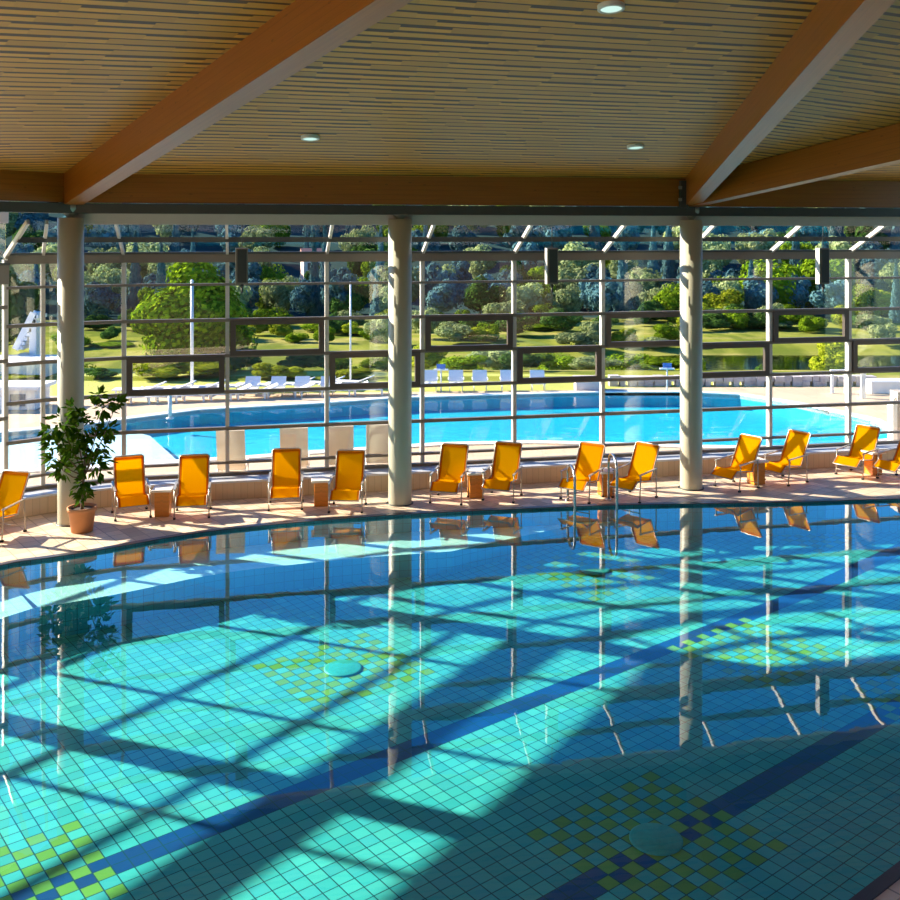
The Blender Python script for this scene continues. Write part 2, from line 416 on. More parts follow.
tag(mb.build('river', 'river_water', weld=False), 'calm river below the terrace on the right, reflecting the far bank', 'river')

# ------------------------------------------------------------------ indoor pool
pl = empty('swimming_pool', (0, 0, 0), 0, 'indoor swimming pool with turquoise tiles and checkered floor patterns', 'swimming pool')
FZ = -.75
def floor_z(x, y):
    e = y - (14.6 + .12 * x)
    return FZ + max(0, min(1, e / 2.8)) * .22
TU, TV = .157, .145
drains = [(7.06, -6.01), (2.25, -8.72), (6.82, -10.74), (11.7, -11.2), (11.3, -7.9), (16.2, -10.2), (11.8, -5.7)]
def snap(u, v): return round(u / TU), round(v / TV)
dc = [snap(u, v) for u, v in drains]
stripes = [snap(0, v)[1] for v in (-6.01, -8.72)]
mb = MB(); cols = []
base = [(.10, .51, .49), (.12, .55, .52), (.08, .48, .48), (.13, .56, .52), (.10, .49, .51)]
for iu in range(-30, 145):
    for iv in range(-120, 12):
        u, v = iu * TU, iv * TV
        c = U * u + V * v
        if not inside((c.x, c.y), pool):
            if not any(inside((c.x + a, c.y + b), pool) for a in (-.2, .2) for b in (-.2, .2)): continue
        q = [U * (u + a * TU / 2) + V * (v + b * TV / 2) for a, b in ((-1, -1), (-1, 1), (1, 1), (1, -1))]
        q = [Vector((p.x, p.y, floor_z(p.x, p.y))) for p in q]
        mb.face(q, [(0, 0), (0, 1), (1, 1), (1, 0)])
        col = random.choice(base)
        if any(iv - s in (0, 1) for s in stripes): col = (.005, .07, .26)
        for du, dv in dc:
            a, b = iu - du, iv - dv
            if abs(a) <= 5 and abs(b) <= 5 and (a + b) % 2 == 0: col = (.27, .43, .07)
        k = random.uniform(.92, 1.08); cols.append(tuple(x * k for x in col))
fl = mb.build('basin_floor', 'pool_tiles', pl, weld=False)
ca = fl.data.color_attributes.new('tile_colour', 'FLOAT_COLOR', 'CORNER')
ca.data.foreach_set('color', [c for col in cols for _ in range(4) for c in (*col, 1)])
mb = MB(); s = 0
for i in range(len(poolV)):
    a, b = poolV[i], poolV[(i + 1) % len(poolV)]; l = (b - a).length
    mb.face([(b.x, b.y, -.9), (a.x, a.y, -.9), (a.x, a.y, 0), (b.x, b.y, 0)], [(s + l, 0), (s, 0), (s, .9), (s + l, .9)]); s += l
mb.build('basin_wall', 'basin_wall_tiles', pl)
# submerged bench along the far left
seg = [p for p in shore if p.y > 12.9 and p.x < 2.2]
inn = []
for i, p in enumerate(seg):
    t = (seg[min(i + 1, len(seg) - 1)] - seg[max(i - 1, 0)]).normalized(); n = Vector((t.y, -t.x, 0))
    w = 1.15 * max(0, min(1, (2.3 - p.x) / 2.5)); inn.append(p + n * w)
mb = MB(); s = 0
for i in range(len(seg) - 1):
    a, b, c, d = seg[i], seg[i + 1], inn[i + 1], inn[i]
    mb.face([(d.x, d.y, -.3), (c.x, c.y, -.3), (b.x, b.y, -.3), (a.x, a.y, -.3)])
mb.build('submerged_bench', 'pale_bench_tiles', pl)['label'] = 'pale tiled underwater ledge'
mb = MB()
for i in range(len(seg) - 1):
    c, d = inn[i + 1], inn[i]; l = (c - d).length
    mb.face([(c.x, c.y, -.85), (d.x, d.y, -.85), (d.x, d.y, -.3), (c.x, c.y, -.3)], [(s + l, 0), (s, 0), (s, .55), (s + l, .55)]); s += l
mb.build('bench_face', 'basin_wall_tiles', pl)
mb = MB(); polymesh(mb, pool, [], -.03)
mb.build('water', 'pool_water', pl, weld=False)
simple('drain_cover', (.06, .44, .38), .4, var=.3, scale=20)
simple('pool_edge', (.06, .06, .075), .35)
for u, v in (drains[0], drains[2], drains[3]):
    c = U * (round(u / TU) * TU) + V * (round(v / TV) * TV)
    mb = MB(); mb.lathe([(.24, 0), (.24, .012), (.22, .018), (0.0, .02)], 32, (c.x, c.y, floor_z(c.x, c.y) + .002))
    mb.build('drain_cover', 'drain_cover', pl)
# overflow edge strip
mb = MB(); n = len(poolV)
out = []
for i, p in enumerate(poolV):
    t = (poolV[(i + 1) % n] - poolV[i - 1]).normalized(); out.append(p + Vector((-t.y, t.x, 0)) * .10)
for i in range(n):
    j = (i + 1) % n
    mb.hexa([poolV[i] + Vector((0, 0, -.05)), out[i] + Vector((0, 0, -.05)), out[j] + Vector((0, 0, -.05)), poolV[j] + Vector((0, 0, -.05))],
            [poolV[i] + Vector((0, 0, .012)), out[i] + Vector((0, 0, .012)), out[j] + Vector((0, 0, .012)), poolV[j] + Vector((0, 0, .012))])
mb.build('overflow_edge', 'pool_edge', pl)

# ------------------------------------------------------------------ outdoor pool
op = empty('outdoor_pool', (0, 0, 0), 0, 'large outdoor swimming pool with bright cyan water behind the glass front', 'swimming pool')
oc = [(p.x, p.y) for p in opool]
mb = MB(); polymesh(mb, oc, [], -.40); mb.build('basin_floor', 'outdoor_basin_tiles', op, weld=False)
mb = MB()
for i in range(len(oc)):
    a, b = oc[i], oc[(i + 1) % len(oc)]
    mb.face([(*a, -.42), (*b, -.42), (*b, -.01), (*a, -.01)])
mb.build('basin_wall', 'outdoor_basin_tiles', op)
mb = MB(); polymesh(mb, [W(-75, 474)[:2], W(-40, 440)[:2], W(60, 431)[:2], W(128, 425)[:2], W(150, 430)[:2], W(183, 459)[:2], W(60, 467)[:2]], [], -.14); mb.build('glint_sheet', 'pale_glint', op, weld=False)  # white sheet under the water paints the pale sky glint
mb = MB(); polymesh(mb, oc, [], -.05); mb.build('water', 'outdoor_water', op, weld=False)
mb = MB(); n = len(opool)
cen = sum(opool, Vector()) / n
out = []
for i, p in enumerate(opool):
    t = (opool[(i + 1) % n] - opool[i - 1]).normalized(); o_ = Vector((-t.y, t.x, 0)) * .28
    if inside((p + o_ * .3)[:2], oc): o_ = -o_
    out.append(p + o_)
for i in range(n):
    j = (i + 1) % n; q = [opool[i], out[i], out[j], opool[j]]
    if (q[1] - q[0]).cross(q[2] - q[0]).z < 0: q.reverse()
    mb.hexa([p + Vector((0, 0, -.1)) for p in q], [p + Vector((0, 0, .02)) for p in q])
mb.build('coping', 'white_coping', op)['label'] = 'white coping'

# ------------------------------------------------------------------ low tiled wall in front of the glass
li = offset_line(front, .46)
def wallstrip(name, mat, a, b, z0, z1, **k):
    mb = MB()
    for i in range(len(a) - 1):
        q = [a[i], a[i + 1], b[i + 1], b[i]]
        if (q[1] - q[0]).cross(q[2] - q[0]).z < 0: q.reverse()
        mb.hexa([p + Vector((0, 0, z0)) for p in q], [p + Vector((0, 0, z1)) for p in q])
    return mb.build(name, mat, **k)
wl = tag(wallstrip('wall_low', 'low_wall_tiles', offset_line(front, .02), li, 0, .30), kind='structure')
wallstrip('sill_cap', 'cap_metal', offset_line(front, .0), offset_line(front, .50), .30, .335, parent=wl)

# ------------------------------------------------------------------ glass front, bay by bay
ZT = [.57, 1.19, 1.86, 2.52, 3.17, 3.82]      # transom heights
ZB = 4.30                                       # eaves beam below the sloping glass
ZH = 4.93
def sash(p, q, z0, z1, parent, push=.06):
    d = (q - p).normalized(); n = Vector((d.y, -d.x, 0))
    a = p + d * .05 + n * push; b = q - d * .05 + n * push
    mb = MB()
    mb.bar(a + Vector((0, 0, z0 + .045)), b + Vector((0, 0, z0 + .045)), .09, .09)
    mb.bar(a + Vector((0, 0, z1 - .045)), b + Vector((0, 0, z1 - .045)), .09, .09)
    for e in (a + d * .05, b - d * .05):
        mb.bar(e + Vector((0, 0, z0 + .09)), e + Vector((0, 0, z1 - .09)), .09, .1, up=d)
    return mb.build('vent_sash', 'sash_metal', parent)
nwin = 0
def bay(p, q, sloped, sash_rows, zts=ZT, zb=ZB, zbh=.15, last=False):
    global nwin
    nwin += 1
    d = (q - p).normalized(); n = Vector((d.y, -d.x, 0)); Z = lambda z: Vector((0, 0, z))
    w = empty('window_%d' % nwin, p, 0, kind='structure')
    top = zb if sloped else ZH
    def loc(o): o.matrix_parent_inverse = Matrix.Translation(-p); return o
    mb = MB(); mb.hexa([p + Z(.33), p + Z(.33) + n * .02, q + Z(.33) + n * .02, q + Z(.33)][::-1], [p + Z(top), p + Z(top) + n * .02, q + Z(top) + n * .02, q + Z(top)][::-1])
    loc(mb.build('glass_pane', 'glass', w))
    mb = MB(); mb.bar(p + Z(.33), p + Z(top), .07, .13, up=n); loc(mb.build('mullion', 'facade_metal', w))
    if last: mb = MB(); mb.bar(q + Z(.33), q + Z(top), .07, .13, up=n); loc(mb.build('mullion', 'facade_metal', w))
    for i, z in enumerate(zts):
        h = .045 if z > 3.5 or z < 1.0 else .06
        mb = MB(); mb.bar(p + Z(z) + n * .03, q + Z(z) + n * .03, .09, h); loc(mb.build('transom', 'transom_metal', w))
    mb = MB(); mb.bar(p + Z(.36) + n * .02, q + Z(.36) + n * .02, .1, .06); loc(mb.build('transom', 'transom_metal', w))
    mb = MB(); mb.bar(p + Z(zb) + n * .05, q + Z(zb) + n * .05, .14, zbh); loc(mb.build('eaves_beam', 'transom_metal', w))
    mb = MB(); mb.bar(p + Z(zb + zbh / 2 + .02) + n * .07, q + Z(zb + zbh / 2 + .02) + n * .07, .16, .04); loc(mb.build('beam_flashing', 'dark_steel', w))
    for (z0, z1) in sash_rows: loc(sash(p, q, z0, z1, w))
    if sloped:
        k = 1.22
        a, b = p + Z(zb + .05), q + Z(zb + .05); a2, b2 = p + n * k + Z(ZH), q + n * k + Z(ZH)
        u = Vector((0, 0, .02))
        mb = MB(); mb.hexa([a, a2, b2, b], [a + u, a2 + u, b2 + u, b + u]) if (a2 - a).cross(b2 - a).z > 0 else mb.hexa([b, b2, a2, a], [b + u, b2 + u, a2 + u, a + u])
        loc(mb.build('sloped_pane', 'roof_glass', w))
        mb = MB(); mb.bar(a, a2, .05, .08); loc(mb.build('rafter', 'facade_metal', w))
        mb = MB(); mb.bar(a.lerp(a2, .55) - Z(.03), b.lerp(b2, .55) - Z(.03), .10, .09); loc(mb.build('purlin', 'dark_steel', w))
    return w
hi, lo = (2.52, 3.17), (1.86, 2.52)
for i in range(len(posts) - 1):
    rows = []
    if i >= 2: rows = [lo] if i % 2 == 0 else [hi]
    bay(posts[i], posts[i + 1], True, rows, last=(i == len(posts) - 2))
lp = [posts[0]] + leftpost
for i in range(len(lp) - 1):
    bay(lp[i + 1], lp[i], False, [], zts=[1.62, 2.59, 3.5], zb=4.05, zbh=.32)

# ------------------------------------------------------------------ columns, header, ring beam, roof beams, ceiling
cols_xy = [(-6.22, 16.4), (-.88, 17.6), (4.5, 18.66), (9.85, 19.85), (-8.76, 12.64), (-11.6, 8.2)]
lab = ['round cream column behind the potted tree', 'round cream column in the middle, between two pairs of yellow chairs', 'round cream column right of centre, beside the pool ladder', None, None, None]
vis = [0, 1, 2]
for i, (x, y) in enumerate(cols_xy):
    t = empty('column', (x, y, 0), 0, lab[i] or ('round cream column at the far right end of the glass front' if i == 3 else 'round cream column along the left glass front, %s' % ('nearer the corner' if i == 4 else 'farther from the corner')), 'column', 'round columns along the glass front')
    r = .205
    mb = MB(); mb.lathe([(r, 0), (r, 5.0), (0, 5.0)], 40); mb.build('shaft', 'column_paint', t)
    mb = MB(); mb.lathe([(.235, 0), (.235, .012), (r, .014)], 40); mb.build('base_plate', 'dark_steel', t)
    mb = MB(); mb.lathe([(.07, 5.0), (.07, 5.02), (.2, 5.14), (.2, 5.23), (0, 5.23)], 4 if i in (0, 2) else 24); c = mb.build('capital_bracket', 'bracket_steel', t); 
    if i in (0, 2): c.rotation_euler = (0, 0, .6)
ring = [Vector((-6.22, 16.4, 0)) + LD * 11, Vector((-6.22, 16.4, 0)), Vector((12.5, 20.3, 0))]
def along(seg_, off, z, w, h, name, mat):
    mb = MB(); pts = offset_line(ring, off)
    mb.bar(pts[seg_] + Vector((0, 0, z)), pts[seg_ + 1] + Vector((0, 0, z)), w, h)
    return mb.build(name, mat)
for sg, nm in ((0, 'left'), (1, 'back')):
    tag(along(sg, 0, 5.505, .22, .51, 'roof_beam', 'glulam'), 'dark brown glulam ring beam along the top of the %s' % ('left glass front' if sg == 0 else 'main glass front'), 'beam', 'timber roof beams')
    tag(along(sg, 0, 5.155, .26, .16, 'trim_%d' % (1 + sg), 'dark_steel'), kind='structure')
    if sg == 1: tag(along(sg, -.18, 4.99, .1, .19, 'trim_3', 'header_paint'), kind='structure')
mb = MB(); pf = [posts[0]] + leftpost
for i in range(len(pf) - 1): mb.bar(pf[i] + Vector((0, 0, 5.35)), pf[i + 1] + Vector((0, 0, 5.35)), .2, .86)
tag(mb.build('wall_left', 'header_paint'), kind='structure')

mb = MB(); mb.box(-17, 14, -6.3, -6, 0, 9); tag(mb.build('light_block_back', 'light_block_dark'), kind='structure')  # unseen wall, added to block fill light from behind the camera
mb = MB(); mb.box(13.6, 13.9, -6, 14.5, 0, 8); tag(mb.build('light_block_right', 'light_block_dark'), kind='structure')  # unseen wall, added to lower the fill light from the right
def lerp(a, b, t): return a + (b - a) * t
B1a, B1b = Vector((-6.22, 16.4, 5.70)), Vector((-1.476, 9.84, 6.95))
B2a, B2b = Vector((4.5, 18.66, 5.75)), Vector((3.75, 9.8, 7.02))
B3a, B3b = Vector((4.5, 18.66, 5.75)), Vector((6.35, 14.1, 6.27))
K = 1.75
def beam(a, b, k, label, w=.22, h=.51):
    e = lerp(a, b, k); d = (b - a).normalized()
    mb = MB(); mb.bar(a + Vector((0, 0, -h / 2)), e + Vector((0, 0, -h / 2)), w, h)
    return tag(mb.build('roof_beam', 'glulam'), label, 'beam', 'timber roof beams')
beam(B1a, B1b, K, 'long glulam roof beam rising from the left column towards the upper left', .30)
beam(B2a, B2b, K, 'long glulam roof beam rising steeply from the right column to the top edge', .26)
beam(B3a, B3b, 4, 'glulam roof beam rising from the right column towards the right edge', .26)
def patch(name, a0, a1, b0, b1, sdir, nu=14, nv=14, lift=.0):
    sdir = Vector(sdir).normalized(); perp = Vector((-sdir.y, sdir.x, 0)); mb = MB()
    g = [[lerp(lerp(a0, a1, j / nv), lerp(b0, b1, j / nv), i / nu) for i in range(nu + 1)] for j in range(nv + 1)]
    up = Vector((0, 0, .3))
    def uv(p): return (p.dot(sdir), p.dot(perp) * 1.011)
    for j in range(nv):
        for i in range(nu):
            q = [g[j][i], g[j][i + 1], g[j + 1][i + 1], g[j + 1][i]]
            if (q[1] - q[0]).cross(q[2] - q[0]).z > 0: q.reverse()
            mb.face(q, [uv(p) for p in q]); q2 = [p + up for p in q][::-1]; mb.face(q2, [uv(p) for p in q2])
    o = mb.build(name, 'ceiling_slats'); return tag(o, kind='structure')
e1, e2, e3 = lerp(B1a, B1b, K), lerp(B2a, B2b, K), lerp(B3a, B3b, 4)
off = FN * -.15
patch('ceiling', B1a, e1, B2a, e2, (.9787, .2055, 0))
La = Vector((-6.22, 16.4, 5.70)); Lb = La + LD * 14
Le = e1 + Vector((-9, -9, -1.5))
d1 = (B1b - B1a); d1.z = 0; d1.normalize()
patch('ceiling_left', B1a, e1, Vector((-14.1, 4.8, 5.7)), Vector((-7, -6, 7.2)), (-d1.y, d1.x, 0))
patch('ceiling_right', B2a, e2, B3a, e3, (.9787, .2055, 0))
patch('ceiling_far_right', B3a, e3, Vector((12.5, 20.3, 5.75)), e3 + Vector((3, 3, -.4)), (.9787, .2055, 0))
# roof strip between the ring beam and the left front
mb = MB(); q = [posts[0], posts[0] + LD * 13, Vector((-6.22, 16.4, 0)) + LD * 13, Vector((-6.22, 16.4, 0))]
mb.hexa([p + Vector((0, 0, 5.6)) for p in q][::-1], [p + Vector((0, 0, 5.8)) for p in q][::-1]); tag(mb.build('ceiling_edge', 'header_paint'), kind='structure')
# recessed ceiling lamps
def on_ceiling(sx, sy):
    best = None
    for i in range(81):
        for j in range(161):
            p = lerp(lerp(B1a, e1, j / 160), lerp(B2a, e2, j / 160), i / 80)
            if p.y < 3: continue
            x = 450 + 1000 * p.x / p.y; y = 235 - 1000 * (p.z - H) / p.y; e = (x - sx) ** 2 + (y - sy) ** 2
            if best is None or e < best[0]: best = (e, p)
    return best[1]
for sx, sy, lb in ((610, 7, 'recessed round ceiling lamp near the top edge'), (312, 137, 'small recessed ceiling lamp above the left part of the pool'), (635, 144, 'small recessed ceiling lamp nearest the right column')):
    p = on_ceiling(sx, sy)
    t = empty('ceiling_lamp', p + Vector((0, 0, -.03)), 0, lb, 'ceiling lamp', 'recessed ceiling lamps'); t.rotation_euler = (-math.radians(8.5), 0, .2)
    mb = MB(); mb.lathe([(.135, .05), (.135, -.012), (.11, -.02), (.105, -.005)], 24); mb.build('rim', 'lamp_rim', t)
    mb = MB(); mb.lathe([(0, -.006), (.106, -.006)], 24); mb.build('diffuser', 'lamp_glow', t)

# beam shoes with bolts at the left and right column heads
for (x, y), lb in (((-6.42, 16.28), 'dark steel beam shoe with bolts above the left column'), ((4.28, 18.55), 'dark steel beam shoe above the right column')):
    t = empty('beam_shoe', (x, y, 5.22), math.atan2(.21, 1), lb, 'steel bracket')
    mb = MB(); mb.box(-.07, .07, -.16, .0, 0, .5); mb.build('plate', 'dark_steel', t)
    for z in (.12, .34):
        mb = MB(); mb.box(-.12, -.06, -.19, -.155, z, z + .06); mb.build('bolt', 'bracket_steel', t)

# hanging loudspeakers
for sx, lb in ((242, 'slim dark loudspeaker hanging left of the middle column'), (552, 'slim dark loudspeaker hanging between the middle and right columns'), (823, 'slim dark loudspeaker hanging right of the right column')):
    s_ = (sx - 450) / 1000; D = (17.785 + .1) / (1 - .21 * s_); X = s_ * D
    zt = H - .013 * D; zb = H - .049 * D
    t = empty('hanging_speaker', (X, D, zb), .2, lb, 'loudspeaker', 'hanging loudspeakers')
    hgt = zt - zb
    mb = MB(); mb.box(-.10, .10, -.07, .09, 0, hgt); o = mb.build('cabinet', 'speaker_body', t)
    bv = o.modifiers.new('b', 'BEVEL'); bv.width = .012; bv.segments = 2
    mb = MB(); mb.box(-.075, .075, -.085, -.07, .03, hgt - .03); mb.build('grille', 'speaker_grille', t)
    mb = MB(); mb.box(-.112, -.10, -.06, .08, 0, hgt); mb.build('sunlit_side', 'speaker_sunlit', t)  # sunlit side painted as a thin pale plate
    mb = MB(); mb.tube([(0, 0, hgt), (0, 0, 5.08 - zb)], .008, 6); mb.build('cable', 'dark_steel', t)
    mb = MB(); mb.tube([(0, 0, -.06), (0, 0, 0)], .03, 8); mb.tube([(0, 0, -.16), (0, 0, -.06)], .018, 8); mb.build('swivel', 'speaker_grille', t)

# ------------------------------------------------------------------ reclining chairs
def make_chair():
    t = empty('pool_chair')
    w = .26
    top, hinge, seat, foot = (.40, .93), (.10, .34), (-.34, .40), (-.50, .27)
    def curve(a, b, sag, n=10):
        o = []
        for i in range(n + 1):
            k = i / n; y = a[0] + (b[0] - a[0]) * k; z = a[1] + (b[1] - a[1]) * k - sag * 4 * k * (1 - k); o.append((y, z))
        return o
    def strip(name, a, b, sag, mat, x0, x1, parent, th=.008):
        mb = MB(); c = curve(a, b, sag)
        for (y0, z0), (y1, z1) in zip(c, c[1:]):
            mb.face([(x0, y0, z0), (x1, y0, z0), (x1, y1, z1), (x0, y1, z1)], None, True)
            mb.face([(x0, y1, z1 - th), (x1, y1, z1 - th), (x1, y0, z0 - th), (x0, y0, z0 - th)], None, True)
        return mb.build(name, mat, parent)
    for nm, a, b, sg in (('back_sling', top, hinge, .03), ('seat_sling', hinge, seat, .035), ('leg_sling', seat, foot, .01)):
        s_ = strip(nm, a, b, sg, 'sling_yellow', -w + .035, w - .035, t)
        for sd in (-1, 1):
            x0, x1 = sorted((sd * (w - .035), sd * (w + .005)))
            strip('sling_hem', a, b, sg * .6, 'sling_orange', x0, x1, s_, .014)
    strip('head_hem', (.405, .945), (.385, .905), 0, 'sling_orange', -w, w, t, .02)['label'] = 'orange top hem'
    mb = MB(); mb.tube([(-w - .01, .10, .34), (-w - .01, .40, .93), (-w + .03, .415, .955), (w - .03, .415, .955), (w + .01, .40, .93), (w + .01, .10, .34)], .012, 7); mb.build('back_frame', 'chair_metal', t)
    mb = MB(); mb.tube([(-w - .01, .12, .33), (-w - .01, -.34, .39), (-w - .01, -.50, .26), (w + .01, -.50, .26), (w + .01, -.34, .39), (w + .01, .12, .33)], .012, 7); mb.build('seat_frame', 'chair_metal', t)
    for sd in (-1, 1):
        x = sd * (w + .045)
        mb = MB(); mb.tube([(x, -.33, .02), (x, -.29, .50)], .012, 7); o = mb.build('leg', 'chair_metal', t)
        mb = MB(); mb.box(x - .02, x + .02, -.355, -.305, 0, .03); mb.build('foot_cap', 'rubber', o)
        mb = MB(); mb.tube([(x, .24, .02), (x, .22, .54)], .012, 7); o = mb.build('leg', 'chair_metal', t)
        mb = MB(); mb.box(x - .02, x + .02, .215, .265, 0, .03); mb.build('foot_cap', 'rubber', o)
        mb = MB(); mb.bar((x, -.32, .51), (x, .26, .55), .04, .02); mb.build('armrest', 'chair_metal', t)
    mb = MB(); mb.tube([(-w - .045, -.33, .12), (w + .045, -.33, .12)], .01, 6); mb.build('stretcher', 'chair_metal', t)
    mb = MB(); mb.tube([(-w - .045, .237, .10), (w + .045, .237, .10)], .01, 6); mb.build('stretcher', 'chair_metal', t)
    return t
proto = make_chair()
chairs = [  # x in the photo, distance, yaw, label
    (0, 15.75, 38, 'yellow reclining pool chair cut off by the left edge of the photo'),
    (131, 16.9, -6, 'yellow reclining pool chair beside the potted tree'),
    (193, 16.95, 4, 'yellow reclining pool chair with a wooden stool on its left, second from the potted tree'),
    (286, 17.45, 2, 'yellow reclining pool chair left of the second wooden stool, mostly shaded'),
    (348, 17.3, 8, 'yellow reclining pool chair just left of the middle column'),
    (450, 17.85, 14, 'yellow reclining pool chair just right of the middle column'),
    (503, 18.0, 16, 'yellow reclining pool chair right of the third wooden stool, half in shade'),
    (583, 17.98, 27, 'yellow reclining pool chair behind the pool ladder, left of a stool'),
    (636, 18.0, 33, 'yellow reclining pool chair between the pool ladder and the right column'),
    (738, 18.75, 38, 'yellow reclining pool chair just right of the right column'),
    (787, 19.2, 38, 'yellow reclining pool chair right of the fifth wooden stool'),
    (858, 19.7, 30, 'yellow reclining pool chair near the right edge, standing tallest in the photo'),
    (901, 19.3, 38, 'yellow reclining pool chair cut off by the right edge of the photo'),
]
for i, (sx, D, yaw, lb) in enumerate(chairs):
    o = proto if i == 0 else copy_tree(proto)
    view = math.atan2((sx - 450), 1000)
    o.location = ((sx - 450) * D / 1000, D, 0); o.rotation_euler = (0, 0, -math.radians(yaw) * 1.0 - view * .6 if False else -math.radians(yaw) - view)
    o.scale = (.92, .96, .955)
    tag(o, lb, 'chair', 'yellow reclining chairs along the pool')

# stools
def make_stool():
    t = empty('side_table')
    mb = MB(); mb.box(-.12, .12, -.12, .12, 0, .42); o = mb.build('pedestal', 'stool_wood', t)
    for (f) in (0,): pass
    b = o.modifiers.new('b', 'BEVEL'); b.width = .008; b.segments = 2
    mb = MB(); mb.box(-.02, .02, -.126, -.119, .02, .40); mb.build('front_groove', 'stool_wood', t)
    mb = MB(); mb.box(-.17, .17, -.17, .17, .42, .46); o = mb.build('tabletop', 'stool_top', t)
    b = o.modifiers.new('b', 'BEVEL'); b.width = .01; b.segments = 2
    return t
ps = make_stool()
stools = [(163, 16.85, 'small wooden side table between the two chairs nearest the potted tree'), (321, 17.5, 'small wooden side table left of the chair beside the middle column'),
          (475, 18.05, 'small wooden side table between the two chairs right of the middle column'), (606, 18.15, 'small wooden side table behind the pool ladder'),
          (756, 19.0, 'small wooden side table between the two chairs right of the right column'), (873, 19.75, 'small wooden side table near the right edge of the photo')]
for i, (sx, D, lb) in enumerate(stools):
    o = ps if i == 0 else copy_tree(ps)
    o.location = ((sx - 450) * D / 1000, D, 0); o.rotation_euler = (0, 0, .1 + .05 * i); tag(o, lb, 'side table', 'wooden side tables between the chairs')

# pool ladder
t = empty('pool_ladder', W(592, 505), .1, 'stainless steel pool ladder with curved handrails at the far pool edge', 'ladder')
def arc(x, hgt, dy=.55):
    pts = [(x, .32, 0)] + [(x, .32 - .0 , hgt * .55)]
    for k in range(9):
        a = math.pi * k / 8; pts.append((x, .32 - dy / 2 + dy / 2 * math.cos(a), hgt * .72 + hgt * .28 * math.sin(a)))
    pts += [(x, .32 - dy, -.1), (x, .32 - dy, -.7)]; return pts
for x, h_ in ((-.36, .68), (.38, .86)):
    mb = MB(); mb.tube(smooth_line(arc(x, h_), 3), .024, 10); mb.build('handrail', 'stainless', t)
    mb = MB(); mb.lathe([(.05, 0), (.05, .02), (.02, .03)], 16, (x, .32, .0)); mb.build('flange', 'stainless', t)
for z in (-.25, -.5):
    mb = MB(); mb.box(-.36, .38, -.27, -.19, z, z + .03); mb.build('rung', 'stainless', t)

# ------------------------------------------------------------------ potted tree
pp = W(82, 531)
t = empty('potted_tree', pp, 0, 'leafy rubber tree in a terracotta pot at the foot of the left column', 'potted plant')
mb = MB(); mb.lathe([(0, 0), (.165, 0), (.205, .33), (.225, .33), (.228, .39), (.205, .39), (.198, .35)], 32); mb.build('pot', 'terracotta', t)
mb = MB(); mb.lathe([(0, .35), (.20, .35)], 24); mb.build('soil', 'soil', t)
def pl_(sx, sy, dy=0): p = P(sx, sy, pp.y + dy); return p - pp
clumps = [(62, 424, .20, -.1), (85, 428, .22, .1), (72, 445, .2, -.12), (95, 443, .26, .05), (56, 458, .15, 0), (62, 470, .12, 0), (95, 463, .22, 0), (86, 482, .14, .05), (84, 494, .09, -.05),
          (103, 408, .14, .05), (117, 403, .06, 0), (74, 410, .10, 0), (50, 432, .1, 0), (108, 430, .10, 0), (52, 446, .10, -.05), (98, 396, .07, 0), (84, 416, .08, .1)]
mb = MB()
b0 = pl_(83, 495); mid = pl_(84, 470)
mb.tube(smooth_line([Vector((0, 0, .35)), b0 * 1.0, mid, pl_(88, 445)], 4), [.028 - .001 * i for i in range(13)], 8)
for sx, sy, r, dy in clumps[:13]:
    e = pl_(sx, sy, dy); s0 = mid.lerp(b0, random.random() * .5)
    if e.z < mid.z: s0 = b0
    mb.tube([s0, s0.lerp(e, .5) + Vector((0, 0, -.05)), e], [.014, .010, .005], 6)
mb.build('trunk', 'bark', t)
mb = MB()
for sx, sy, r, dy in clumps:
    c = pl_(sx, sy, dy)
    for k in range(int(18 + 900 * r * r)):
        d = Vector((random.gauss(0, 1), random.gauss(0, 1), random.gauss(0, 1))).normalized()
        p = c + d * r * random.uniform(.35, 1.05)
        wp = p + pp
        if wp.y > 16.0 and wp.x < -5.75 and wp.x > -6.7: p.y = 16.0 - pp.y - random.uniform(0, .25)
        ln = random.uniform(.11, .18); wd = ln * .29
        ax = (d + Vector((0, 0, -.35)) + Vector((random.uniform(-.5, .5) for _ in range(3)))).normalized(); sd = ax.cross(Vector((random.uniform(-1, 1), random.uniform(-1, 1), 1))).normalized(); nn = ax.cross(sd)
        q = [p, p + ax * ln * .4 + sd * wd - nn * .008, p + ax * ln, p + ax * ln * .4 - sd * wd - nn * .008]
        mid_ = p + ax * ln * .45 + nn * .01
        mb.face([q[0], q[1], q[2], mid_]); mb.face([q[0], mid_, q[2], q[3]])
tag(mb.build('leaves', 'leaf_plant', t, weld=True))

